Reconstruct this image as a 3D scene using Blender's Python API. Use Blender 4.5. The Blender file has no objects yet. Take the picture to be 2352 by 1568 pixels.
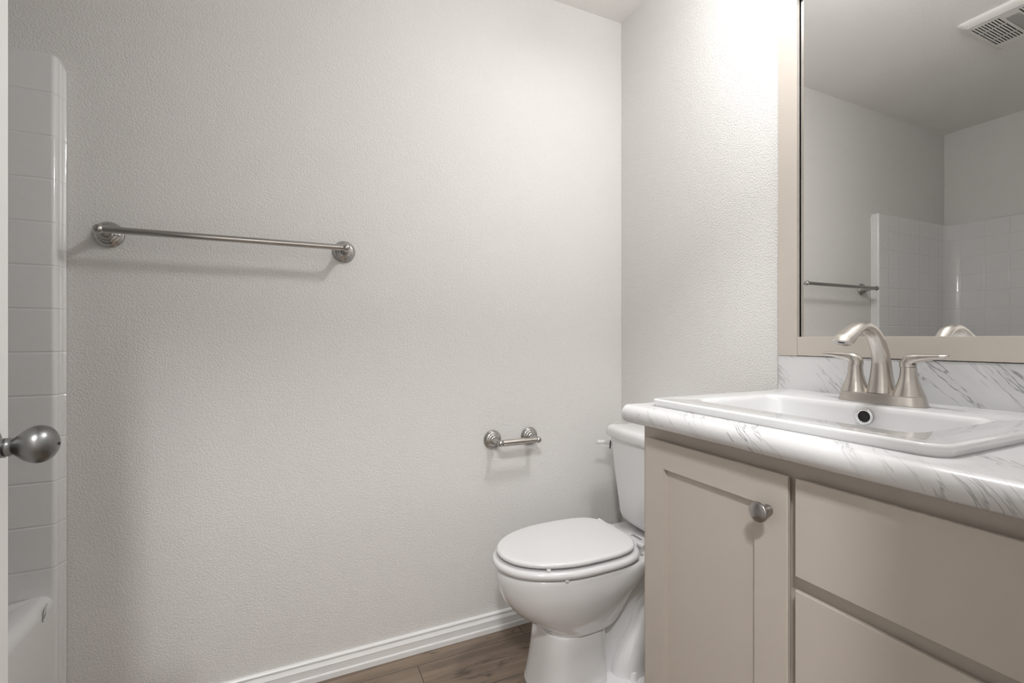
import bpy, bmesh, math, random
from mathutils import Vector, Matrix
R = math.radians
sc = bpy.context.scene
C = sc.collection

# ------------------------------------------------------------------ camera
CAMZ = 1.094
cam_d = bpy.data.cameras.new('camera')
cam = bpy.data.objects.new('camera', cam_d); C.objects.link(cam)
cam.location = (0, 0, CAMZ)
cam.rotation_euler = (R(90), 0, R(-24.8))
cam_d.sensor_width = 36.0
cam_d.lens = 1085.0/2352*36
cam_d.shift_y = -6.5/2352
cam_d.clip_start = 0.01
sc.camera = cam
# ------------------------------------------------------------------ world, exposure
w = bpy.data.worlds.new('world'); sc.world = w; w.use_nodes = True
w.node_tree.nodes['Background'].inputs[0].default_value = (0.9, 0.95, 1, 1)
w.node_tree.nodes['Background'].inputs[1].default_value = 0.0
sc.view_settings.view_transform = 'Standard'
sc.view_settings.look = 'None'
sc.view_settings.gamma = 1
sc.view_settings.use_curve_mapping = False
sc.view_settings.exposure = 0.07
sc.cycles.use_denoising = True
sc.cycles.denoising_prefilter = 'ACCURATE'
sc.cycles.max_bounces = 14
sc.cycles.diffuse_bounces = 8
sc.cycles.glossy_bounces = 6
sc.cycles.sample_clamp_indirect = 6
sc.cycles.caustics_reflective = False
sc.cycles.caustics_refractive = False
VANITY_LAMP = 485.0      # strength of the two bathroom bulbs
HALL_LAMP = 265.0         # strength of the hall ceiling light

# ------------------------------------------------------------------ room numbers
YB, XR, XL, YF, ZC = 1.642, 1.275, -1.382, 0.13, 2.444

# ------------------------------------------------------------------ materials
def mat(name, col=(.8, .8, .8), rough=.5, metal=0., coat=0., emis=None, es=0., spec=.5):
    m = bpy.data.materials.new(name); m.use_nodes = True
    b = m.node_tree.nodes['Principled BSDF']
    b.inputs['Base Color'].default_value = (*col, 1)
    b.inputs['Roughness'].default_value = rough
    b.inputs['Metallic'].default_value = metal
    b.inputs['Coat Weight'].default_value = coat
    b.inputs['Coat Roughness'].default_value = .06
    b.inputs['Specular IOR Level'].default_value = spec
    if emis:
        b.inputs['Emission Color'].default_value = (*emis, 1)
        b.inputs['Emission Strength'].default_value = es
    return m
class NT:
    def __init__(s, m):
        s.t = m.node_tree; s.n = s.t.nodes; s.l = s.t.links; s.b = s.n['Principled BSDF']
    def new(s, ty, **kw):
        n = s.n.new(ty)
        for k, v in kw.items(): setattr(n, k, v)
        return n
    def link(s, a, b): s.l.new(a, b)
    def val(s, sock, v):
        if hasattr(v, 'links') or isinstance(v, bpy.types.NodeSocket): s.l.new(v, sock)
        else: sock.default_value = v
    def math(s, op, a, b=None, c=None, clamp=False):
        n = s.new('ShaderNodeMath', operation=op); n.use_clamp = clamp
        s.val(n.inputs[0], a)
        if b is not None: s.val(n.inputs[1], b)
        if c is not None: s.val(n.inputs[2], c)
        return n.outputs[0]
    def obj(s): return s.new('ShaderNodeTexCoord').outputs['Object']
    def xyz(s, v):
        n = s.new('ShaderNodeSeparateXYZ'); s.l.new(v, n.inputs[0]); return n.outputs
    def comb(s, x, y, z):
        n = s.new('ShaderNodeCombineXYZ')
        for i, v in enumerate((x, y, z)): s.val(n.inputs[i], v)
        return n.outputs[0]
    def dot(s, v, d):
        n = s.new('ShaderNodeVectorMath', operation='DOT_PRODUCT'); s.l.new(v, n.inputs[0]); n.inputs[1].default_value = d
        return n.outputs['Value']
    def noise(s, v, scale, detail=2., rough=.5, dist=0.):
        n = s.new('ShaderNodeTexNoise'); s.l.new(v, n.inputs['Vector'])
        n.inputs['Scale'].default_value = scale; n.inputs['Detail'].default_value = detail
        n.inputs['Roughness'].default_value = rough; n.inputs['Distortion'].default_value = dist
        return n.outputs['Fac']
    def mr(s, v, a, b, c=0., d=1., smooth=True):
        n = s.new('ShaderNodeMapRange'); n.interpolation_type = 'SMOOTHSTEP' if smooth else 'LINEAR'
        s.val(n.inputs['Value'], v); n.inputs['From Min'].default_value = a; n.inputs['From Max'].default_value = b
        n.inputs['To Min'].default_value = c; n.inputs['To Max'].default_value = d
        return n.outputs['Result']
    def mix(s, f, a, b):
        n = s.new('ShaderNodeMix', data_type='RGBA'); s.val(n.inputs[0], f)
        s.val(n.inputs[6], a if not isinstance(a, tuple) else (*a, 1)); s.val(n.inputs[7], b if not isinstance(b, tuple) else (*b, 1))
        return n.outputs[2]
    def bump(s, h, strength, dist, normal=None):
        n = s.new('ShaderNodeBump'); s.l.new(h, n.inputs['Height'])
        n.inputs['Strength'].default_value = strength; n.inputs['Distance'].default_value = dist
        if normal is not None: s.l.new(normal, n.inputs['Normal'])
        return n.outputs['Normal']

def textured_paint(name, col, strength=.5, scale=95):
    m = mat(name, col, .62, spec=.3); t = NT(m); o = t.obj()
    a = t.noise(o, scale, 1.5, .5, .0)
    hh = t.mr(a, .30, .70)
    t.link(t.bump(hh, strength, .0018), t.b.inputs['Normal'])
    return m
M_wall = textured_paint('wall paint', (.72, .707, .690), .41, 230)
M_ceil = textured_paint('ceiling paint', (.85, .838, .82), .25, 150)
M_trim = mat('white trim', (.80, .80, .80), .35)
M_door = mat('white door', (.78, .78, .775), .4)
M_ceramic = mat('white vitreous china', (.75, .75, .755), .06, coat=.6)
M_sink = mat('white sink glaze', (.72, .72, .725), .05, coat=.6)
M_plastic = mat('white plastic seat', (.74, .735, .74), .12, coat=.3)
M_vent = mat('white vent plastic', (.74, .73, .71), .4)
M_lens = mat('frosted lens', (.34, .335, .325), .3)
M_dark = mat('dark recess', (.012, .011, .01), .7)
M_black = mat('black ink', (.03, .03, .035), .5)
M_grey = mat('grey ink', (.33, .33, .33), .5)
M_label = mat('clear label', (.55, .55, .55), .25)
M_rubber = mat('clear bumper', (.78, .79, .78), .2)
M_chrome = mat('chrome', (.86, .86, .86), .06, 1.)
M_bulb = mat('lit bulb', (.9, .9, .9), .3, emis=(1, 1, 1), es=VANITY_LAMP)
M_hall = mat('lit ceiling diffuser', (.9, .9, .9), .4, emis=(1, 1, 1), es=HALL_LAMP)
M_mirror = mat('silvered mirror', (.90, .905, .895), .0, 1.)

def nickel(name, col, rough, aniso=0.):
    m = mat(name, col, rough, 1.)
    m.node_tree.nodes['Principled BSDF'].inputs['Anisotropic'].default_value = aniso
    return m
M_nickel = nickel('brushed nickel', (.60, .565, .525), .27)
M_nickel_d = nickel('satin nickel', (.50, .485, .47), .2)
M_knob = nickel('door knob nickel', (.23, .23, .228), .31)
M_pull = nickel('cabinet knob nickel', (.42, .40, .39), .25)

def cabinet_paint():
    m = mat('greige cabinet paint', (.525, .476, .424), .42); t = NT(m)
    n = t.noise(t.obj(), 260, 2.)
    t.link(t.bump(n, .06, .001), t.b.inputs['Normal'])
    return m
M_cab = cabinet_paint()
M_frame = mat('mirror frame paint', (.525, .476, .424), .4)

def marble():
    m = mat('white marble laminate', (.8, .8, .8), .2, coat=.25); t = NT(m)
    o = t.obj()
    wv = t.new('ShaderNodeTexNoise'); t.link(o, wv.inputs['Vector']); wv.inputs['Scale'].default_value = 7; wv.inputs['Detail'].default_value = 4
    wm = t.new('ShaderNodeVectorMath', operation='MULTIPLY_ADD'); t.link(wv.outputs['Color'], wm.inputs[0])
    wm.inputs[1].default_value = (.026, .026, .026); t.link(o, wm.inputs[2]); p = wm.outputs[0]
    ph = t.dot(p, (-.75, .85, -.8)); al = t.dot(p, (.4, .7, .75)); ot = t.dot(p, (.9, 0, 0))
    v = t.comb(t.math('MULTIPLY', ph, 13.), t.math('MULTIPLY', al, 1.7), t.math('MULTIPLY', ot, 2.))
    n1 = t.noise(v, 1., 5., .6, .25)
    vein = t.math('SUBTRACT', 1., t.mr(t.math('ABSOLUTE', t.math('SUBTRACT', n1, .5)), 0., .014))
    v2 = t.comb(t.math('MULTIPLY', ph, 34.), t.math('MULTIPLY', al, 3.6), t.math('MULTIPLY', ot, 3.))
    n2 = t.noise(v2, 1., 4., .6, .3)
    fine = t.math('SUBTRACT', 1., t.mr(t.math('ABSOLUTE', t.math('SUBTRACT', n2, .55)), 0., .016))
    mk = t.mr(t.noise(o, 7., 2.), .43, .61)
    mk2 = t.mr(t.noise(t.comb(ph, al, ot), 9., 2.), .46, .65)
    cloud = t.mr(t.noise(v, .55, 3.), .52, .72)
    f = t.math('ADD', t.math('MULTIPLY', t.math('MULTIPLY', vein, mk), .56), t.math('MULTIPLY', t.math('MULTIPLY', fine, mk2), .40))
    f = t.math('ADD', f, t.math('MULTIPLY', t.math('MULTIPLY', cloud, mk), .22), clamp=True)
    col = t.mix(f, (.67, .67, .675), (.11, .108, .11))
    t.link(col, t.b.inputs['Base Color'])
    return m
M_marble = marble()

def tile(name, axis, c0, p, z0, pz):
    m = mat(name, (.73, .73, .73), .10, coat=.5); t = NT(m)
    x, y, z = t.xyz(t.obj())
    c = {'x': x, 'y': y, 'none': None}[axis]
    def groove(v, a, q): return t.mr(t.math('PINGPONG', t.math('ADD', v, 50*q - a), q/2), .0005, .0042)
    hz = groove(z, z0, pz)
    hi = t.mr(z, z0 + .02, z0 - .0001)     # no grooves above or below the tiled field
    hz = t.math('MAXIMUM', hz, t.mr(z, .452, .448))
    h = hz
    if c is not None: h = t.math('MINIMUM', hz, groove(c, c0, p))
    und = t.noise(t.obj(), 38, 1.)
    hh = t.math('ADD', h, t.math('MULTIPLY', und, .55))
    t.link(t.bump(hh, .55, .0022), t.b.inputs['Normal'])
    return m
Z0T = CAMZ + .632
M_tile_x = tile('moulded tile end', 'x', -.656+.95, .112, Z0T, .1112)
M_tile_y = tile('moulded tile side', 'y', 1.537-.9, .113, Z0T, .1112)
M_tile_n = tile('moulded tile return', 'none', 0, 1, Z0T, .1112)
M_acrylic = mat('white tub acrylic', (.73, .73, .73), .13, coat=.4)

def wood():
    m = mat('oak plank vinyl', (.2, .16, .13), .42); t = NT(m); o = t.obj()
    x, y, z = t.xyz(o)
    PW, PL = .178, 1.22
    row = t.math('FLOOR', t.math('DIVIDE', t.math('SUBTRACT', 1.567 + 20*PW, y), PW))
    row = t.math('SUBTRACT', row, 20.)
    xs = t.math('ADD', t.math('SUBTRACT', x, .376), t.math('MULTIPLY', row, .399))
    col_i = t.math('FLOOR', t.math('DIVIDE', t.math('ADD', xs, 50*PL), PL))
    dx = t.math('PINGPONG', t.math('ADD', xs, 50*PL), PL/2)
    dy = t.math('PINGPONG', t.math('ADD', t.math('SUBTRACT', y, 1.567), 50*PW), PW/2)
    seam = t.math('MINIMUM', t.mr(dx, .0006, .0016), t.mr(dy, .0006, .0016))
    wn = t.new('ShaderNodeTexWhiteNoise', noise_dimensions='2D')
    t.link(t.comb(row, col_i, 0), wn.inputs['Vector']); rnd = wn.outputs['Value']
    off = t.math('MULTIPLY', rnd, 7.)
    g = t.comb(t.math('MULTIPLY', t.math('ADD', x, off), 2.2), t.math('MULTIPLY', y, 34.), off)
    n1 = t.noise(g, 1., 6., .6, .6)
    g2 = t.comb(t.math('MULTIPLY', t.math('ADD', x, off), 5.), t.math('MULTIPLY', y, 130.), off)
    n2 = t.noise(g2, 1., 3., .6)
    g3 = t.comb(t.math('MULTIPLY', t.math('ADD', x, off), 1.6), t.math('MULTIPLY', y, 11.), off)
    n3 = t.noise(g3, 1., 5., .6, 1.2)
    streak = t.math('SUBTRACT', 1., t.mr(t.math('ABSOLUTE', t.math('SUBTRACT', n3, .5)), 0., .022))
    gm = t.math('MULTIPLY', streak, t.mr(t.noise(o, 5., 2.), .48, .6))
    base = t.mix(t.mr(n1, .28, .72), (.118, .084, .058), (.285, .216, .158))
    base = t.mix(t.math('MULTIPLY', n2, .45), base, (.19, .15, .118))
    base = t.mix(t.math('MULTIPLY', rnd, .25), base, (.22, .17, .13))
    base = t.mix(t.math('MULTIPLY', gm, .7), base, (.06, .043, .032))
    base = t.mix(seam, (.03, .022, .017), base)
    t.link(base, t.b.inputs['Base Color'])
    hh = t.math('ADD', seam, t.math('MULTIPLY', n2, .25))
    t.link(t.bump(hh, .25, .0012), t.b.inputs['Normal'])
    return m
M_wood = wood()

# ------------------------------------------------------------------ mesh helpers
ORG = {}
def obj(name, bm, m, parent=None, smooth=True, bevel=0., seg=2, angle=38):
    bmesh.ops.remove_doubles(bm, verts=bm.verts, dist=1e-6)
    bmesh.ops.recalc_face_normals(bm, faces=bm.faces)
    org = ORG[parent.name] if parent is not None else Vector((0, 0, 0))
    bmesh.ops.translate(bm, verts=bm.verts, vec=-org)
    me = bpy.data.meshes.new(name); bm.to_mesh(me); bm.free()
    me.materials.append(m)
    if smooth:
        for p in me.polygons: p.use_smooth = True
        me.set_sharp_from_angle(angle=R(angle))
    o = bpy.data.objects.new(name, me); C.objects.link(o)
    if parent is not None: o.parent = parent
    ORG[o.name] = org.copy()
    if bevel:
        b = o.modifiers.new('bevel', 'BEVEL'); b.width = bevel; b.segments = seg; b.limit_method = 'ANGLE'; b.angle_limit = R(40)
        b.harden_normals = False
    return o
def thing(name, label, cat, loc=(0, 0, 0), group=None):
    o = bpy.data.objects.new(name, None); C.objects.link(o); o.location = loc
    o.empty_display_size = .05
    o['label'] = label; o['category'] = cat; o['kind'] = 'thing'
    if group: o['group'] = group
    ORG[o.name] = Vector(loc)
    return o
def struct(o, label=None, cat=None):
    o['kind'] = 'structure'
    if label: o['label'] = label
    if cat: o['category'] = cat
    return o
def BM(): return bmesh.new()
def box(bm, lo, hi):
    v = [bm.verts.new((x, y, z)) for x in (lo[0], hi[0]) for y in (lo[1], hi[1]) for z in (lo[2], hi[2])]
    for f in ((0, 1, 3, 2), (4, 6, 7, 5), (0, 4, 5, 1), (2, 3, 7, 6), (0, 2, 6, 4), (1, 5, 7, 3)):
        bm.faces.new([v[i] for i in f])
    return bm
def loft(bm, rings, closed=True, cap0=True, cap1=True):
    vs = [[bm.verts.new(p) for p in r] for r in rings]
    n = len(vs[0])
    for a, b in zip(vs, vs[1:]):
        for i in range(n if closed else n-1):
            j = (i+1) % n
            try: bm.faces.new((a[i], a[j], b[j], b[i]))
            except ValueError: pass
    if cap0: bm.faces.new(vs[0][::-1])
    if cap1: bm.faces.new(vs[-1])
    return vs
def smooth_rings(rings, n=3):
    cols = [catmull([r[k] for r in rings], n) for k in range(len(rings[0]))]
    return [[c[i] for c in cols] for i in range(len(cols[0]))]
def frame_of(axis):
    a = Vector(axis).normalized()
    u = a.cross(Vector((0, 0, 1)))
    if u.length < .01: u = Vector((1, 0, 0))
    u.normalize(); v = a.cross(u).normalized()
    return a, u, v
def lathe(bm, prof, origin, axis, seg=48, sx=1., sy=1., cap0=True, cap1=True):
    a, u, v = frame_of(axis); o = Vector(origin)
    rings = [[o + a*t + (u*math.cos(2*math.pi*k/seg)*sx + v*math.sin(2*math.pi*k/seg)*sy)*max(r, 1e-5) for k in range(seg)] for r, t in prof]
    loft(bm, rings, True, cap0, cap1)
    return bm
def ball(bm, c, r, axis=(0, 0, 1), seg=32, n=16):
    prof = [(r*math.sin(math.pi*i/n), -r*math.cos(math.pi*i/n)) for i in range(n+1)]
    return lathe(bm, prof, c, axis, seg)
def catmull(pts, n=8):
    P = [Vector(p) for p in pts]; out = []
    for i in range(len(P)-1):
        p0, p1, p2, p3 = P[max(i-1, 0)], P[i], P[i+1], P[min(i+2, len(P)-1)]
        for k in range(n):
            t = k/n
            out.append(.5*((2*p1) + (p2-p0)*t + (2*p0-5*p1+4*p2-p3)*t*t + (3*p1-p0-3*p2+p3)*t**3))
    out.append(P[-1]); return out
def interp(vals, n=8):
    out = []
    for a, b in zip(vals, vals[1:]):
        for k in range(n):
            t = k/n; t = t
            out.append(tuple(x+(y-x)*t for x, y in zip(a, b)))
    out.append(tuple(vals[-1])); return out
def sweep(bm, pts, radii, side, seg=32, sup=2., caps=True, tan_end=None):
    """pts dense, radii (a along side, b along normal)."""
    rings = []; side0 = Vector(side).normalized()
    for i, p in enumerate(pts):
        tan = (pts[min(i+1, len(pts)-1)] - pts[max(i-1, 0)]).normalized()
        if tan_end is not None:
            wt = max(0., (i-(len(pts)-7))/6); tan = (tan*(1-wt) + Vector(tan_end)*wt).normalized()
        s = (side0 - tan*side0.dot(tan)).normalized(); nrm = tan.cross(s).normalized()
        a, b = radii[i]
        r = []
        for k in range(seg):
            th = 2*math.pi*k/seg; c, d = math.cos(th), math.sin(th)
            c = math.copysign(abs(c)**(2/sup), c); d = math.copysign(abs(d)**(2/sup), d)
            r.append(p + s*a*c + nrm*b*d)
        rings.append(r)
    loft(bm, rings, True, caps, caps)
    return bm
def rrect(x0, x1, y0, y1, r, z, n=6):
    """rounded rectangle ring; r single or (x0y0, x1y0, x1y1, x0y1)"""
    if not isinstance(r, tuple): r = (r,)*4
    out = []
    for (cx, cy, rr, a0) in ((x0+r[0], y0+r[0], r[0], 180), (x1-r[1], y0+r[1], r[1], 270), (x1-r[2], y1-r[2], r[2], 0), (x0+r[3], y1-r[3], r[3], 90)):
        for k in range(n+1):
            a = R(a0 + 90*k/n); out.append(Vector((cx + rr*math.cos(a), cy + rr*math.sin(a), z)))
    return out
def prism_y(bm, prof, y0, y1):
    """profile in (x,z) extruded along y"""
    loft(bm, [[Vector((x, y, z)) for x, z in prof] for y in (y0, y1)])
    return bm

# ------------------------------------------------------------------ the room
HX0, HX1, HY = -1.45, 1.45, -1.35
o = obj('floor', box(BM(), (HX0, HY, -.05), (HX1, YB, 0)), M_wood); struct(o)
o = obj('ceiling', box(BM(), (HX0, HY, ZC), (HX1, YB, ZC+.05)), M_ceil); struct(o)
o = obj('wall_back', box(BM(), (HX0, YB, -.05), (HX1, YB+.1, ZC+.05)), M_wall); struct(o)
o = obj('wall_right', box(BM(), (XR, YF-.11, 0), (XR+.1, YB, ZC)), M_wall); struct(o)
o = obj('wall_left', box(BM(), (XL-.1, YF-.11, 0), (XL, YB, ZC)), M_wall); struct(o)
bm = BM(); DX0, DX1, DH = -.40, .425, 2.05
box(bm, (XL, YF-.11, 0), (DX0-.02, YF, ZC)); box(bm, (DX1+.02, YF-.11, 0), (XR, YF, ZC)); box(bm, (DX0-.02, YF-.11, DH+.02), (DX1+.02, YF, ZC))
struct(obj('wall_front', bm, M_wall, smooth=False))
bm = BM(); box(bm, (DX0-.02, YF-.115, 0), (DX0, YF+.004, DH)); box(bm, (DX1, YF-.115, 0), (DX1+.02, YF+.004, DH)); box(bm, (DX0-.02, YF-.115, DH), (DX1+.02, YF+.004, DH+.02))
struct(obj('trim_1', bm, M_trim, smooth=False))
bm = BM(); box(bm, (HX0-.1, HY-.1, -.05), (HX0, YF-.11, ZC)); box(bm, (HX1, HY-.1, -.05), (HX1+.1, YF-.11, ZC)); box(bm, (HX0, HY-.1, -.05), (HX1, HY, ZC))
struct(obj('wall_hall', bm, M_wall, smooth=False))
# baseboards
BP = [(0, 0), (.016, 0), (.016, .016), (.0145, .019), (.012, .020), (.0125, .041), (.0135, .043), (.0125, .046), (.008, .052), (.0065, .057), (.0095, .060), (.0095, .064), (.007, .067), (0, .068)]
bm = BM(); loft(bm, [[Vector((x, YB-t, z)) for t, z in BP] for x in (-.5535, XR)])
struct(obj('baseboard_back', bm, M_trim, angle=25))
bm = BM(); loft(bm, [[Vector((XR-t, y, z)) for t, z in BP] for y in (.90, YB-.016)])
struct(obj('baseboard_right', bm, M_trim, angle=25))

# ------------------------------------------------------------------ door with knob
o = obj('door_1', box(BM(), (-.395, YF+.006, .012), (-.36, .89, 2.03)), M_door, bevel=.0015, smooth=False)
struct(o); door = o
KY, KZ, KX = .828, .953, -.36
bm = BM(); lathe(bm, [(.0325, 0), (.0325, .003), (.031, .006), (.024, .010), (.016, .0125), (.0125, .014), (.0125, .022), (.0115, .0225)], (KX, KY, KZ), (1, 0, 0), cap0=True)
rose = obj('door_knob_rose', bm, M_knob, door)
bm = BM(); pf = [(.0105, .020), (.0110, .0225), (.0118, .0235), (.0120, .0265), (.0113, .0285)]
kt = [(.0113, 0), (.0122, .07), (.0160, .17), (.0203, .29), (.0235, .43), (.0247, .56), (.0238, .69), (.0203, .82), (.0150, .915), (.0085, .977), (.0003, 1.)]
for v in catmull([(r, u, 0) for r, u in kt], 5)[1:]:
    pf.append((max(v.x, .0003), .0285 + v.y*.0465))
lathe(bm, pf, (KX, KY, KZ), (1, 0, .035), 56)
knob = obj('door_knob', bm, M_knob, door)
bm = BM(); lathe(bm, [(.0022, 0), (.0022, .0014), (.0012, .002)], (KX+.0742, KY, KZ+.0012), (1, 0, 0), 16)
obj('emergency_release', bm, M_dark, knob)

# ------------------------------------------------------------------ tub and shower surround
TX = -.5600
tub = thing('bathtub_shower', 'white one piece bathtub and moulded tile shower surround in the alcove', 'bathtub', (-.95, .9, 0))
zt = CAMZ + .735
# surround in plan: end panel on the back wall, round corner, long panel, round corner, end panel by the door wall
def surround_plan():
    pl = [(-.5490, YB-.001, 'n', -.030), (-.5490, YB-.005, 'n', -.022), (-.5535, YB-.008, 'n', -.016), (-.5540, YB-.017, 'n', -.011), (-.5570, YB-.0195, 'n', -.009),
          (-.5575, YB-.030, 'n', -.004)]
    for k in range(1, 7):
        a = R(15*k); pl.append((-.5575-.010*(1-math.cos(a)), YB-.030-.010*math.sin(a), 'n', -.003 + .0005*k))
    pl += [(-.60, YB-.0405, 'x', 0), (-1.26, YB-.042, 'x', 0)]
    for k in range(1, 13):
        a = R(7.5*k); pl.append((-1.26-.075*math.sin(a), YB-.042-.075*(1-math.cos(a)), 'x' if k < 7 else 'y', 0))
    ye = YF + .042
    pl += [(-1.335, ye+.075, 'y', 0)]
    for k in range(1, 13):
        a = R(7.5*k); pl.append((-1.26-.075*math.cos(a), ye+.075-.075*math.sin(a), 'y' if k < 7 else 'x', 0))
    pl += [(-.57, ye, 'x', 0), (-.557, ye-.012, 'n', -.004), (-.549, YF+.001, 'n', -.03)]
    return pl
pl = surround_plan()
def panel(name, kinds, m, far):
    bm = BM()
    zs = [.43, .9, 1.4]
    for i in range(len(pl)-1):
        if pl[i+1][2] not in kinds or (far is not None and (pl[i+1][1] > .9) != far): continue
        (xa, ya, _, da), (xb, yb, _, db) = pl[i], pl[i+1]
        za = 0 if 'n' in kinds else .37
        rows = []
        for (x, y, d) in ((xa, ya, da), (xb, yb, db)):
            top = zt + d
            # outward direction to round the top edge over towards the wall
            bx, by = x, y
            nx = -1. if x < -1.2 else 0.
            ny = 1. if y > 1.2 else (-1. if y < .5 else 0.)
            rows.append([Vector((x, y, za)), Vector((x, y, .9)), Vector((x, y, top-.008)), Vector((x+nx*.002, y+ny*.002, top-.003)), Vector((x+nx*.008, y+ny*.008, top)),
                         Vector((max(x+nx*.045, XL+.001) if nx else x, min(max(y+ny*.045, YF+.001), YB-.001) if ny else y, top))])
        A = [bm.verts.new(v) for v in rows[0]]; B = [bm.verts.new(v) for v in rows[1]]
        for k in range(len(A)-1):
            try: bm.faces.new((A[k], B[k], B[k+1], A[k+1]))
            except ValueError: pass
    return obj(name, bm, m, tub, angle=22 if 'n' in kinds else 50)
panel('end_panel', ('x',), M_tile_x, True); panel('end_panel', ('x',), M_tile_x, False)
panel('long_panel', ('y',), M_tile_y, None)
panel('surround_return', ('n',), M_tile_n, True); panel('surround_return', ('n',), M_tile_n, False)
# tub shell: apron, rounded rim, basin
bm = BM(); ZR = .435
y0, y1 = YF+.031, YB-.031
rings = [rrect(-1.337, TX-.006, y0, y1, .003, 0.001), rrect(-1.337, TX-.003, y0, y1, .003, .20), rrect(-1.337, TX-.0015, y0, y1, .003, ZR-.030)]
for k in range(1, 7):
    a = R(15*k); s = .026*(1-math.cos(a)); rings.append(rrect(-1.337+s*.2, TX-.0015-s, y0, y1, .003, ZR-.030+.030*math.sin(a)))
rings += [rrect(-1.30, TX-.075, y0+.05, y1-.05, .05, ZR-.002), rrect(-1.29, TX-.085, y0+.06, y1-.06, .06, ZR-.012), rrect(-1.27, TX-.105, y0+.10, y1-.10, .09, ZR-.12),
          rrect(-1.24, TX-.135, y0+.17, y1-.17, .11, .10), rrect(-1.19, TX-.185, y0+.23, y1-.23, .11, .075)]
loft(bm, rings)
obj('basin', bm, M_acrylic, tub, angle=60)
# printed label on the apron: border corner, text rows, dash
bm = BM(); lx = TX - .0010
LY, LZ = 1.552, CAMZ-.680
lab = [(LY+.011, LZ+.016), (LY-.003, LZ+.011), (LY-.0105, LZ+.003), (LY-.0120, LZ-.018), (LY-.003, LZ-.012), (LY+.011, LZ-.001)]
loft(bm, [[Vector((lx+d, a, b)) for a, b in lab] for d in (0, .0004)])
sticker = obj('label_sticker', bm, M_acrylic, tub, smooth=False)
sticker['label'] = 'small printed label on the tub apron'
def strip(bm, pts, wdt, x):
    for (a, b), (c, d) in zip(pts, pts[1:]):
        t = Vector((c-a, d-b)).normalized(); nn = Vector((-t.y, t.x))*wdt/2
        q = [(a+nn.x, b+nn.y), (c+nn.x, d+nn.y), (c-nn.x, d-nn.y), (a-nn.x, b-nn.y)]
        loft(bm, [[Vector((x+e, u, v)) for u, v in q] for e in (0, .0003)])
bm = BM(); strip(bm, [(LY+.0115, LZ+.0165), (LY+.003, LZ+.014), (LY-.006, LZ+.0095), (LY-.0100, LZ+.003), (LY-.0114, LZ-.008), (LY-.0117, LZ-.018)], .0012, lx+.0005)
strip(bm, [(LY-.0075, LZ-.0115), (LY+.004, LZ-.0045)], .0015, lx+.0005)
obj('label_border', bm, M_black, sticker, smooth=False)
bm = BM()
for k, (a, b) in enumerate((((LY-.008, LZ-.006), (LY+.007, LZ+.008)), ((LY-.009, LZ-.0105), (LY+.006, LZ+.002)))):
    for q in range(4):
        u0, u1 = q/4+.03, q/4+.19
        strip(bm, [(a[0]+(b[0]-a[0])*u0, a[1]+(b[1]-a[1])*u0), (a[0]+(b[0]-a[0])*u1, a[1]+(b[1]-a[1])*u1)], .0012, lx+.0005)
obj('label_text', bm, M_grey, sticker, smooth=False)

# ------------------------------------------------------------------ wall fittings: towel bar and paper holder
def post_profile(L, br):
    p = [(.0350, 0), (.0352, .003), (.0335, .006), (.0310, .0072), (.0300, .0095), (.0285, .0120), (.0255, .0132), (.0235, .0140), (.0228, .0172), (.0210, .0190), (.0172, .0198), (.0165, .0230), (.0150, .0252),
         (.0128, .0262), (.0120, .034), (.0098, .046), (.0084, L-.018), (.0088, L-.0125)]
    n = 12; a0 = math.asin(min(.0088/br, 1))
    for i in range(n+1):
        a = a0 + (math.pi - a0)*i/n
        p.append((max(br*math.sin(a), .0002), L - br*math.cos(a)))
    return p
BZ = CAMZ + .285; BX0, BX1, SO = -.460, .150, .078
tb = thing('towel_bar', 'long satin nickel towel bar with two round posts on the back wall', 'towel bar', (-.155, YB, BZ))
for x in (BX0, BX1):
    bm = BM(); lathe(bm, post_profile(SO, .0130), (x, YB-.0005, BZ), (0, -1, 0), 56); obj('wall_post', bm, M_nickel_d, tb, angle=50)
bm = BM(); lathe(bm, [(.0090, 0), (.0090, BX1-BX0-.016)], (BX0+.008, YB-SO, BZ), (1, 0, 0), 36); obj('bar', bm, M_nickel_d, tb)
PZ = CAMZ - .378; PX0, PX1 = .677, .831
tp = thing('toilet_paper_holder', 'short satin nickel paper holder with empty roller beside the toilet', 'toilet paper holder', (.755, YB, PZ))
for x in (PX0, PX1):
    bm = BM(); lathe(bm, post_profile(SO, .0118), (x, YB-.0005, PZ), (0, -1, 0), 56); obj('wall_post', bm, M_nickel_d, tp, angle=50)
bm = BM(); lathe(bm, [(.0085, 0), (.0118, .002), (.0120, .090), (.0112, .0905), (.0098, .091), (.0098, PX1-PX0-.016)], (PX0+.008, YB-SO, PZ), (1, 0, 0), 36); obj('roller', bm, M_nickel, tp)

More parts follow.
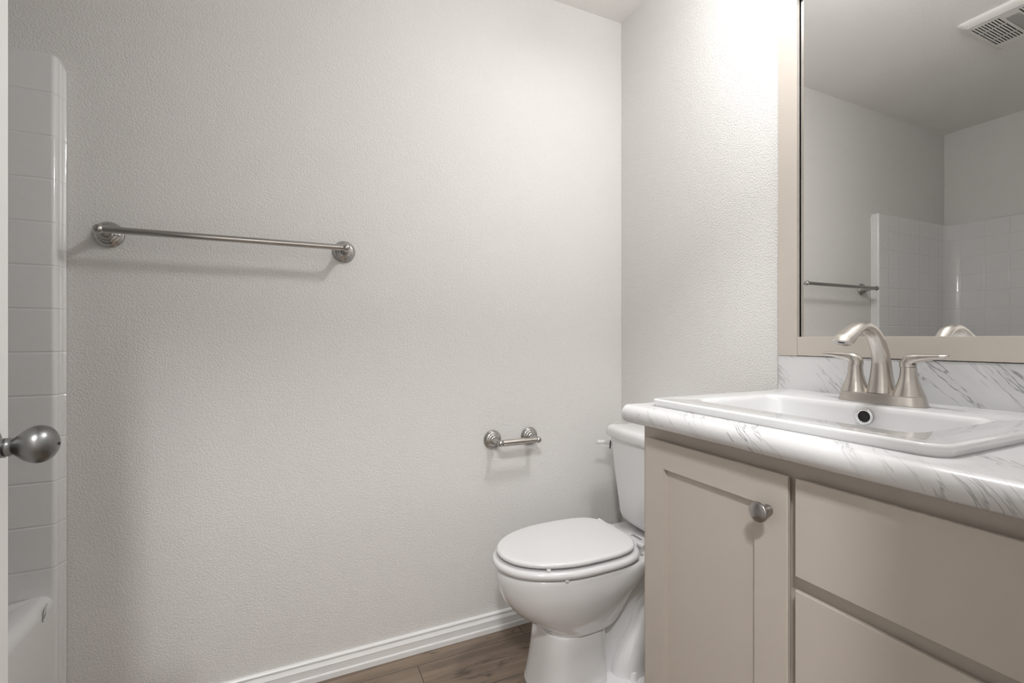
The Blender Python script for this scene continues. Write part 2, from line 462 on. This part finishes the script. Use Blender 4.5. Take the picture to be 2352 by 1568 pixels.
# ------------------------------------------------------------------ toilet
TY = 1.310
toilet = thing('toilet', 'white two piece toilet with closed lid between vanity and back wall', 'toilet', (.9, TY, 0))
def egg(xf, xb, hw, z, n=64, xm=None, pf=2.0, pb=2.6, cy=TY):
    if xm is None: xm = xf + (xb-xf)*.52
    out = []
    for k in range(n):
        a = 2*math.pi*k/n; c, s = math.cos(a), math.sin(a)
        pw = pb if c > 0 else pf
        cc = math.copysign(abs(c)**(2/pw), c); ss = math.copysign(abs(s)**(2/pw), s)
        out.append(Vector((xm + (xb-xm if c > 0 else xm-xf)*cc, cy + hw*ss, z)))
    return out
bm = BM()
rings = [egg(.640, .955, .105, .375), egg(.600, .985, .135, .390), egg(.580, 1.05, .147, .397, xm=.80, pb=3.6), egg(.568, 1.07, .154, .396, xm=.80, pb=3.6), egg(.561, 1.08, .1575, .385, xm=.80, pb=3.6), egg(.560, 1.08, .158, .365, xm=.80, pb=3.4), egg(.566, 1.06, .156, .335, xm=.80, pb=3.0),
         egg(.579, 1.035, .150, .305, xm=.80, pb=2.6), egg(.600, 1.01, .141, .275, xm=.80), egg(.630, .995, .130, .247, xm=.80), egg(.662, .985, .120, .225, xm=.80), egg(.686, .975, .112, .208, xm=.81), egg(.697, .968, .1085, .200, xm=.81, pf=2.2), egg(.704, .955, .104, .1955, xm=.81, pf=2.3), egg(.706, .92, .100, .192, xm=.81, pf=2.4, pb=3),
         egg(.700, .905, .099, .190, pf=2.6, pb=4), egg(.700, .898, .1005, .178, pf=2.8, pb=5), egg(.697, .895, .103, .150, pf=3, pb=6), egg(.690, .895, .108, .09, pf=3, pb=6), egg(.680, .895, .1135, .03, pf=3, pb=6), egg(.672, .895, .117, 0.0, pf=3, pb=6)]
loft(bm, smooth_rings(rings))
obj('bowl', bm, M_ceramic, toilet, angle=60)
# rear body: deck that carries the tank, web, trapway, foot
bm = BM()
loft(bm, [rrect(.99, 1.262, TY-.120, TY+.120, .03, .345), rrect(.99, 1.264, TY-.132, TY+.132, .03, .362), rrect(.99, 1.266, TY-.140, TY+.140, .03, .380), rrect(.985, 1.266, TY-.142, TY+.142, .03, .395), rrect(.99, 1.262, TY-.138, TY+.138, .03, .401)])
loft(bm, [rrect(.86, 1.20, TY-.072, TY+.072, .03, 0.), rrect(.86, 1.22, TY-.066, TY+.066, .03, .18), rrect(.86, 1.25, TY-.085, TY+.085, .03, .30), rrect(.88, 1.26, TY-.12, TY+.12, .03, .358)])
loft(bm, [rrect(.80, 1.16, TY-.168, TY+.168, .06, 0.), rrect(.80, 1.16, TY-.168, TY+.168, .06, .020), rrect(.803, 1.157, TY-.165, TY+.165, .058, .028), rrect(.812, 1.15, TY-.156, TY+.156, .055, .031)])
for s in (-1, 1):
    path = catmull([(1.16, TY+s*.050, .31), (1.10, TY+s*.070, .25), (1.055, TY+s*.082, .20), (1.028, TY+s*.088, .145), (1.00, TY+s*.090, .09), (.985, TY+s*.086, .045), (.99, TY+s*.08, .0)], 6)
    rad = interp([(.034, .038), (.034, .040), (.034, .040), (.038, .044), (.044, .056), (.05, .066), (.052, .072)], 6)
    sweep(bm, path, rad, (0, 1, 0), 28)
obj('pedestal', bm, M_ceramic, toilet, angle=60)
for s in (-1, 1):
    bm = BM(); lathe(bm, [(.0150, 0), (.0148, .004), (.0105, .021), (.0095, .0225), (.006, .0232)], (.965, TY+s*.128, .030), (0, 0, 1), 28)
    obj('bolt_cap', bm, M_plastic, toilet)
# small marks printed on the deck
bm = BM(); dz = .4012
def stroke(bm, a, b, wd):
    t = (Vector(b)-Vector(a)).normalized(); nn = Vector((-t.y, t.x))*wd/2; a = Vector(a); b = Vector(b)
    q = [a+nn, b+nn, b-nn, a-nn]
    loft(bm, [[Vector((u.x, u.y, dz+e)) for u in q] for e in (0, .0003)])
mx, my = 1.087, 1.336
for k in range(10):
    if k in (2, 3): continue
    a0, a1 = 2*math.pi*k/10, 2*math.pi*(k+1)/10
    stroke(bm, (mx+.006*math.cos(a0), my+.0065*math.sin(a0)), (mx+.006*math.cos(a1), my+.0065*math.sin(a1)), .0016)
stroke(bm, (mx-.003, my), (mx+.003, my), .0016)
rr = random.Random(4)
for k in range(7):
    yy = my - .0095 - k*.0056
    stroke(bm, (mx-.0045, yy), (mx+.0045, yy), .0020); stroke(bm, (mx+.004, yy), (mx+.004, yy-.0042), .0016)
    if k % 2: stroke(bm, (mx-.004, yy), (mx-.004, yy-.0036), .0012)
lg = obj('printed_marks', bm, M_black, toilet, smooth=False); lg['label'] = 'tiny black printed marks on the deck'
# seat ring and lid
def seat_egg(xf, xb, hw, z, cut=.0): return egg(xf, xb, hw, z, 80, xm=.80, pf=2.05, pb=3.6)
bm = BM(); prof = []
for k in range(17):
    a = R(-90 + 180*k/16); prof.append((math.cos(a), math.sin(a)))
rings = []
zc_, hh = .4135, .0115
for c, s in prof:
    d = .011*(c-1); rings.append(seat_egg(.550-d, 1.018+d*.6, .1655+d, zc_+hh*s))
rings_in = [seat_egg(.62, .95, .105, zc_+hh), seat_egg(.625, .945, .10, zc_), seat_egg(.62, .95, .105, zc_-hh)]
loft(bm, rings + rings_in + [rings[0]], True, False, False)
seat = obj('seat', bm, M_plastic, toilet, angle=60)
bm = BM(); rings = []
zc_, hh = .4405, .0085
for k in range(11):
    a = R(-90 + 180*k/10); c, s = math.cos(a), math.sin(a); d = .0105*(c-1)
    rings.append(seat_egg(.563-d, 1.003+d*.6, .1545+d, zc_+hh*s))
for u in (.85, .65, .4, .15):
    z = zc_+hh+.0022*(1-u*u)
    rings.append([Vector((.79+(p.x-.79)*u, TY+(p.y-TY)*u, z)) for p in rings[10]])
loft(bm, rings)
lid = obj('lid', bm, M_plastic, toilet, angle=60)
for px, py in ((.664, 1.1855), (.664, 1.4345)):
    bm = BM(); lathe(bm, [(.0035, 0), (.0062, .0015), (.0065, .004), (.0062, .0075)], (px, py, .4252), (0, 0, 1), 20); obj('lid_bumper', bm, M_rubber, lid)
for px, py in ((.712, 1.1640), (.712, 1.456)):
    bm = BM(); lathe(bm, [(.0035, 0), (.0062, .0015), (.006, .0075)], (px, py, .3968), (0, 0, 1), 20); obj('seat_bumper', bm, M_rubber, seat)
for s in (-1, 1):
    bm = BM(); loft(bm, [rrect(1.008, 1.040, TY+s*.075-.020, TY+s*.075+.020, .006, .4015), rrect(1.008, 1.040, TY+s*.075-.020, TY+s*.075+.020, .006, .420), rrect(1.011, 1.036, TY+s*.075-.018, TY+s*.075+.018, .006, .4265)])
    lathe(bm, [(.0075, 0), (.0075, .030)], (1.012, TY+s*.075+(.018 if s > 0 else -.048), .431), (0, 1, 0), 20)
    obj('hinge', bm, M_plastic, toilet)
# tank: tapered, bowed front
def tank_ring(xf, xb, hw, z, bow, r=.03, n=10):
    out = []
    ym, yM = TY-hw, TY+hw
    for k in range(25):                       # bowed front, +y to -y
        u = -1 + 2*k/24; y = TY - u*(hw-r)
        out.append(Vector((xf + bow*u*u, y, z)))
    cx = xf+bow
    for k in range(1, 8):
        a = R(180 + 90*k/8); out.append(Vector((cx+r + r*math.cos(a), ym+r + r*math.sin(a), z)))
    out += [Vector((xb, ym, z)), Vector((xb, yM, z))]
    for k in range(1, 8):
        a = R(90 + 90*k/8); out.append(Vector((cx+r + r*math.cos(a), yM-r + r*math.sin(a), z)))
    return out
bm = BM()
loft(bm, [tank_ring(1.150, 1.255, .110, .4075, .006, .02), tank_ring(1.122, 1.257, .135, .413, .009, .028), tank_ring(1.110, 1.258, .147, .424, .010, .032), tank_ring(1.104, 1.259, .1535, .445, .011), tank_ring(1.098, 1.260, .158, .50, .012),
          tank_ring(1.087, 1.260, .1665, .60, .013), tank_ring(1.078, 1.260, .1745, .70, .014), tank_ring(1.076, 1.260, .1765, .735, .014)])
obj('tank', bm, M_ceramic, toilet, angle=60)
bm = BM()
loft(bm, [tank_ring(1.078, 1.258, .172, .728, .014), tank_ring(1.066, 1.262, .183, .7285, .014), tank_ring(1.063, 1.264, .1855, .732, .014), tank_ring(1.063, 1.264, .1855, .752, .014), tank_ring(1.065, 1.263, .1835, .760, .014), tank_ring(1.071, 1.262, .178, .7665, .013),
          tank_ring(1.082, 1.260, .168, .7695, .012), tank_ring(1.11, 1.25, .13, .7715, .008)])
obj('tank_lid', bm, M_ceramic, toilet, angle=60)
bm = BM(); sweep(bm, catmull([(1.125, TY+.187, .693), (1.10, TY+.192, .695), (1.075, TY+.195, .697), (1.054, TY+.196, .699)], 6), interp([(.006, .010), (.006, .009), (.0055, .007), (.005, .0085)], 6), (0, 1, 0), 20)
lathe(bm, [(.013, 0), (.013, .006), (.011, .010)], (1.118, TY+.1745, .693), (0, 1, 0), 24)
lev = obj('flush_lever', bm, M_plastic, toilet)
bm = BM(); lathe(bm, [(.0145, 0), (.0145, .0022)], (1.0965, TY+.1675, .690), (-.66, .75, .05), 24, sx=.45, sy=1.05)
obj('lever_slot', bm, M_dark, toilet)

# ------------------------------------------------------------------ vanity cabinet
XF, XD = .765, .745
VY0, VY1 = .140, .897
def ring4z(a0, a1, b0, b1, z): return [Vector((a0, b0, z)), Vector((a1, b0, z)), Vector((a1, b1, z)), Vector((a0, b1, z))]
van = thing('vanity_cabinet', 'greige painted vanity cabinet with a panelled door and flat drawers', 'cabinet', (1.0, .52, 0))
ZT = CAMZ - .1965
bm = BM(); outer = lambda z: ring4z(XF, XR-.001, VY0, VY1, z); inner = lambda z: ring4z(XF+.018, XR-.02, VY0+.018, VY1-.018, z)
loft(bm, [ring4z(XF+.06, XR-.001, VY0, VY1, .0005), ring4z(XF+.06, XR-.001, VY0, VY1, .10), outer(.1001), outer(ZT), inner(ZT), inner(.12)])
obj('body', bm, M_cab, van, smooth=False, bevel=.001)
# door with frame and recessed panel, back-bevelled edges
dy0, dy1, dz0, dz1 = .521, .8725, .125, CAMZ-.2285
py0, py1, pz0, pz1 = .583, .811, .190, CAMZ-.2895
bm = BM()
def ring4(x, a0, a1, b0, b1): return [Vector((x, a0, b0)), Vector((x, a1, b0)), Vector((x, a1, b1)), Vector((x, a0, b1))]
loft(bm, [ring4(XF-.001, dy0+.007, dy1-.007, dz0+.007, dz1-.007), ring4(XD+.011, dy0+.0035, dy1-.0035, dz0+.0035, dz1-.0035), ring4(XD+.007, dy0, dy1, dz0, dz1), ring4(XD+.0012, dy0, dy1, dz0, dz1), ring4(XD, dy0+.0012, dy1-.0012, dz0+.0012, dz1-.0012),
          ring4(XD, py0, py1, pz0, pz1), ring4(XD+.0105, py0, py1, pz0, pz1)])
dr = obj('cabinet_door', bm, M_cab, van, smooth=False)
bm = BM(); kx, ky, kz = XD, .5555, CAMZ-.2955
lathe(bm, [(.0088, 0), (.0092, .002), (.0085, .004), (.0078, .005), (.0080, .008), (.0068, .010), (.0060, .014), (.0064, .018), (.0095, .0215), (.0150, .0232), (.0172, .0250), (.0175, .0266), (.0168, .0280), (.0150, .0290), (.0110, .0303), (.006, .0310), (.0002, .0312)], (kx, ky, kz), (-1, 0, 0), 48)
obj('knob', bm, M_pull, dr, angle=60)
# drawer fronts
dzs = [(CAMZ-.389, CAMZ-.2285), (CAMZ-.572, CAMZ-.4115), (.125, CAMZ-.5945)]
for a, b in dzs:
    bm = BM(); e0, e1 = .165, .508
    loft(bm, [ring4(XF-.001, e0+.007, e1-.007, a+.007, b-.007), ring4(XD+.011, e0+.0035, e1-.0035, a+.0035, b-.0035), ring4(XD+.007, e0, e1, a, b), ring4(XD+.0012, e0, e1, a, b), ring4(XD, e0+.0012, e1-.0012, a+.0012, b-.0012)])
    obj('drawer', bm, M_cab, van, smooth=False)

# ------------------------------------------------------------------ countertop with backsplash
ZK = CAMZ - .155; CY0, CY1 = .134, .900; XBS = 1.2555
ct = thing('countertop', 'white grey veined laminate countertop with rounded front edge and backsplash', 'countertop', (1.0, .52, ZK))
nose = [(.79, ZK-.0400), (.742, ZK-.0410), (.722, ZK-.0415), (.7125, ZK-.0400), (.7045, ZK-.0345), (.7000, ZK-.0265), (.6990, ZK-.0185), (.7015, ZK-.0110), (.7060, ZK-.0055), (.7110, ZK-.0020), (.7165, ZK), (.79, ZK)]
bm = BM(); prism_y(bm, nose, CY0, CY1)
box(bm, (.79, CY0, ZK-.04), (1.235, .345, ZK)); box(bm, (.79, .83, ZK-.04), (1.235, CY1, ZK)); box(bm, (1.19, .345, ZK-.04), (1.235, .83, ZK)); box(bm, (1.235, CY0, ZK-.04), (XR-.0005, CY1, ZK))
obj('worktop', bm, M_marble, ct, angle=30)
bm = BM(); box(bm, (XBS, CY0, ZK), (XR-.0005, .9055, CAMZ-.0478))
obj('backsplash', bm, M_marble, ct, bevel=.0012, smooth=False)

# ------------------------------------------------------------------ sink
ZS = CAMZ - .1375
sk = thing('sink', 'white rectangular drop in sink with raised rim set in the countertop', 'sink', (.99, .59, ZS))
sx0, sx1, sy0, sy1 = .7515, 1.2345, .3135, .8630
bm = BM(); RR = (.034, .03, .03, .018)
def rr_in(d, z, r=None): return rrect(sx0+d, sx1-d, sy0+d, sy1-d, tuple(max(q-d, .004) for q in (r or RR)), z, 8)
rings = [rr_in(.012, ZK-.004), rr_in(.0045, ZK+.0004), rr_in(.0035, ZK+.0025), rr_in(.002, ZK+.008), rr_in(.0, ZS-.0060), rr_in(.0008, ZS-.0030), rr_in(.0030, ZS-.0008), rr_in(.0065, ZS), rr_in(.010, ZS-.0004), rr_in(.02, ZS-.0008)]
bx0, bx1, by0, by1 = .826, 1.088, .383, .797
def bowl(d, z, r=.028, db=None): return rrect(bx0+d, bx1-(db if db is not None else d), by0+d, by1-d, r, z, 8)
rings += [bowl(-.006, ZS-.0010, .034), bowl(-.002, ZS-.0022, .031), bowl(.0015, ZS-.006, .029), bowl(.004, ZS-.014, .03, .003), bowl(.010, ZS-.05, .034, .006), bowl(.018, ZS-.10, .04, .010), bowl(.03, ZS-.122, .05, .022), bowl(.055, ZS-.132, .05, .05), bowl(.10, ZS-.137, .03, .10)]
loft(bm, rings, True, False, True)
obj('basin', bm, M_sink, sk, angle=60)
bm = BM(); OX, OY, OZ = 1.0815, .587, CAMZ-.1625
lathe(bm, [(.0165, 0), (.0168, .0012), (.0160, .0026), (.0135, .0030), (.0120, .0022), (.0112, .0002), (.0110, -.004)], (OX, OY, OZ), (-1, 0, .06), 40, cap0=False, cap1=False)
ring_o = obj('overflow_ring', bm, M_chrome, sk, angle=60); ring_o['label'] = 'chrome overflow ring'
bm = BM(); lathe(bm, [(.0114, -.0006), (.0114, .0002)], (OX, OY, OZ), (-1, 0, .06), 32)
obj('overflow_hole', bm, M_dark, ring_o)
bm = BM(); lathe(bm, [(.031, 0), (.031, .002), (.024, .003), (.021, .001), (.019, .001), (.018, .004), (.002, .006)], (.985, .59, ZS-.1365), (0, 0, 1), 40); obj('drain', bm, M_chrome, sk, angle=60)

# ------------------------------------------------------------------ faucet
FX, FY = 1.150, .5915
fc = thing('faucet', 'brushed nickel two handle faucet with tall arched spout on the sink', 'faucet', (FX, FY, ZS))
zb = ZS - .0006
bm = BM(); HS = .0508
def stad(hy, hx, z, n=48, sup=2.6):
    out = []
    for k in range(n):
        a = 2*math.pi*k/n; c, s = math.cos(a), math.sin(a)
        out.append(Vector((FX + hx*math.copysign(abs(c)**(2/2.2), c), FY + hy*math.copysign(abs(s)**(2/sup), s), z)))
    return out
loft(bm, [stad(.0845, .0325, zb), stad(.0845, .0325, zb+.002), stad(.0825, .0312, zb+.008), stad(.0810, .0302, zb+.014), stad(.0800, .0294, zb+.0195), stad(.0790, .0285, zb+.0212)])
obj('base_plate', bm, M_nickel, fc, angle=50)
# spout: rising neck that arches forward over the bowl
pts = [(FX+.002, FY, zb+.021), (FX+.003, FY, zb+.055), (FX+.001, FY, zb+.090), (FX-.009, FY, zb+.122), (FX-.027, FY, zb+.1475), (FX-.051, FY, zb+.1612), (FX-.075, FY, zb+.1632), (FX-.097, FY, zb+.1560), (FX-.115, FY, zb+.1455), (FX-.128, FY, zb+.1370), (FX-.1375, FY, zb+.1305)]
rad = [(.0265, .0250), (.0205, .0200), (.0165, .0170), (.0148, .0158), (.0146, .0132), (.0152, .0108), (.0162, .0098), (.0175, .0105), (.0190, .0122), (.0200, .0142), (.0205, .0158)]
bm = BM(); P = catmull(pts, 8); RD = interp(rad, 8); sweep(bm, P, RD, (0, 1, 0), 44, 2.2, True, (-.27, 0, -.963))
sp = obj('spout', bm, M_nickel, fc, angle=50)
tip = Vector(pts[-1]); td = Vector((-.27, 0, -.963)).normalized()
bm = BM(); lathe(bm, [(.0092, -.0002), (.0092, .0009), (.0078, .0010), (.0070, .0003), (.0070, .0001)], tip, td, 28)
aer = obj('aerator', bm, M_chrome, sp)
bm = BM(); lathe(bm, [(.0070, .0004), (.0070, .0007)], tip, td, 28); obj('aerator_screen', bm, M_dark, aer)
for s in (-1, 1):
    hy = FY + s*HS
    bm = BM(); lathe(bm, [(.0281, .0208), (.0276, .0222), (.0250, .029), (.0220, .037), (.0190, .0455), (.0166, .0535), (.0150, .0615), (.0141, .070), (.0138, .0785)], (FX, hy, zb), (0, 0, 1), 48)
    lathe(bm, [(.0128, .0783), (.0128, .0795)], (FX, hy, zb), (0, 0, 1), 40)
    h = obj('handle', bm, M_nickel, fc, angle=50)
    # lever: hub that flows into a thin outward blade
    path = catmull([(FX, hy - s*.001, zb+.0795), (FX, hy - s*.001, zb+.087), (FX-.001, hy + s*.004, zb+.0945), (FX-.002, hy + s*.020, zb+.0985), (FX-.004, hy + s*.040, zb+.1010), (FX-.006, hy + s*.058, zb+.1030), (FX-.007, hy + s*.0685, zb+.1050)], 8)
    rd = interp([(.0138, .0138), (.0136, .0136), (.0125, .0118), (.0100, .0085), (.0092, .0062), (.0085, .0045), (.0030, .0012)], 8)
    bm = BM(); sweep(bm, path, rd, (1, 0, 0), 32, 2.2)
    obj('lever', bm, M_nickel, h, angle=60)

# ------------------------------------------------------------------ mirror
mi = thing('mirror', 'large wall mirror in a plain greige frame above the backsplash', 'mirror', (1.26, .5, 1.6))
MZ0, MZ1 = CAMZ-.0470, 2.085
FX0, FX1 = 1.2535, 1.2655
bm = BM(); box(bm, (1.2684, .150, CAMZ-.020), (1.2715, .8675, MZ1-.03)); obj('mirror_glass', bm, M_mirror, mi, smooth=False)
bm = BM(); box(bm, (FX0, .8490, MZ0), (FX1, .9045, MZ1)); box(bm, (FX1, .8695, MZ0), (XR-.0005, .9045, MZ1)); obj('frame_stile', bm, M_frame, mi, smooth=False, bevel=.0008)
bm = BM(); box(bm, (FX0, .1320, MZ0), (FX1, .1850, MZ1)); box(bm, (FX1, .1320, MZ0), (XR-.0005, .148, MZ1)); obj('frame_stile', bm, M_frame, mi, smooth=False, bevel=.0008)
bm = BM(); box(bm, (FX0, .1855, MZ0+.0008), (FX1, .8482, CAMZ+.0050)); box(bm, (FX1, .1855, MZ0+.0008), (XR-.0005, .8482, CAMZ-.022)); obj('frame_rail', bm, M_frame, mi, smooth=False, bevel=.0008)
bm = BM(); box(bm, (FX0, .1855, MZ1-.055), (FX1, .8482, MZ1)); box(bm, (FX1, .1855, MZ1-.028), (XR-.0005, .8482, MZ1)); obj('frame_rail', bm, M_frame, mi, smooth=False, bevel=.0008)

# ------------------------------------------------------------------ bathroom ceiling light over the vanity front (it lights the room)
LX, LY_, LZ_ = .90, .68, 2.31
vl = thing('bathroom_light', 'two bulb semi flush ceiling light in front of the mirror', 'light fixture', (LX, LY_, ZC))
bm = BM(); lathe(bm, [(.075, 0), (.075, .008), (.062, .018), (.014, .022), (.012, .05)], (LX, LY_, ZC-.0005), (0, 0, -1), 40); obj('ceiling_plate', bm, M_nickel, vl)
for s_ in (-1, 1):
    y = LY_ + s_*.050
    bm = BM(); sweep(bm, catmull([(LX, LY_, ZC-.046), (LX, LY_+s_*.025, ZC-.050), (LX, y, ZC-.058), (LX, y, LZ_+.03)], 6), [(.006, .006)]*19, (1, 0, 0), 16)
    lathe(bm, [(.012, 0), (.021, .014), (.021, .032), (.017, .040)], (LX, y, LZ_+.050), (0, 0, -1), 24); arm = obj('arm', bm, M_nickel, vl)
    bm = BM(); bmesh.ops.create_icosphere(bm, subdivisions=3, radius=1., matrix=Matrix.Translation((LX, y, LZ_)) @ Matrix.Diagonal((.032, .032, .013, 1)))
    g = obj('bulb', bm, M_bulb, arm); g['label'] = 'lit frosted bulb'

# ------------------------------------------------------------------ hall ceiling light outside the doorway
hl = thing('ceiling_light', 'round flush ceiling light in the hall outside the doorway', 'ceiling light', (-.31, -.50, ZC))
bm = BM(); lathe(bm, [(.15, 0), (.15, .012), (.14, .022), (.115, .026)], (-.31, -.50, ZC-.0005), (0, 0, -1), 40); obj('light_base', bm, M_nickel, hl)
bm = BM(); lathe(bm, [(.114, .0255), (.112, .045), (.10, .062), (.06, .075), (.001, .080)], (-.31, -.50, ZC), (0, 0, -1), 40); g = obj('diffuser', bm, M_hall, hl)

# ------------------------------------------------------------------ exhaust fan in the ceiling (seen in the mirror)
ex0, ex1, ey0, ey1 = -.440, -.060, .745, 1.050
fan = thing('exhaust_fan', 'white slotted exhaust fan cover on the ceiling', 'exhaust fan', (-.25, .9, ZC))
bm = BM(); zl = ZC - .022
def rr2(d, z, r=.02): return rrect(ex0+d, ex1-d, ey0+d, ey1-d, r, z)
ix0, ix1 = -.352, -.118
loft(bm, [rr2(0, ZC-.0005), rr2(.001, ZC-.006), rr2(.006, ZC-.012), rr2(.020, ZC-.0185), rr2(.030, zl, .012)], cap1=False)
# face plate around the two slot fields and the middle strip
def plate(a0, a1, b0, b1): box(bm, (a0, b0, zl), (a1, b1, zl+.003))
plate(ex0+.028, ix0, ey0+.028, ey1-.028); plate(ix1, ex1-.028, ey0+.028, ey1-.028)
plate(ix0, ix1, ey1-.030, ey1-.028); plate(ix0, ix1, ey0+.028, ey0+.030); plate(ix0, ix1, .873, .927)
for b0, b1 in ((ey0+.030, .873), (.927, ey1-.030)):
    n = 9 if b0 > .9 else 9; stp = (b1-b0)/n
    for k in range(n):
        plate(ix0, ix1, b0+k*stp, b0+k*stp+stp*.50)
    for u in (.26, .70): plate(ix0+(ix1-ix0)*u-.0016, ix0+(ix1-ix0)*u+.0016, b0, b1)
obj('cover', bm, M_vent, fan, angle=30)
bm = BM(); box(bm, (ix0-.02, ey0+.03, zl+.008), (ix1+.02, ey1-.03, zl+.010)); obj('housing', bm, M_dark, fan, smooth=False)
bm = BM(); loft(bm, [rrect(ix0+.02, ix1-.022, .880, .920, .006, zl+.001), rrect(ix0+.02, ix1-.022, .880, .920, .006, zl-.0015), rrect(ix0+.024, ix1-.026, .884, .916, .006, zl-.003)])
obj('light_lens', bm, M_lens, fan)
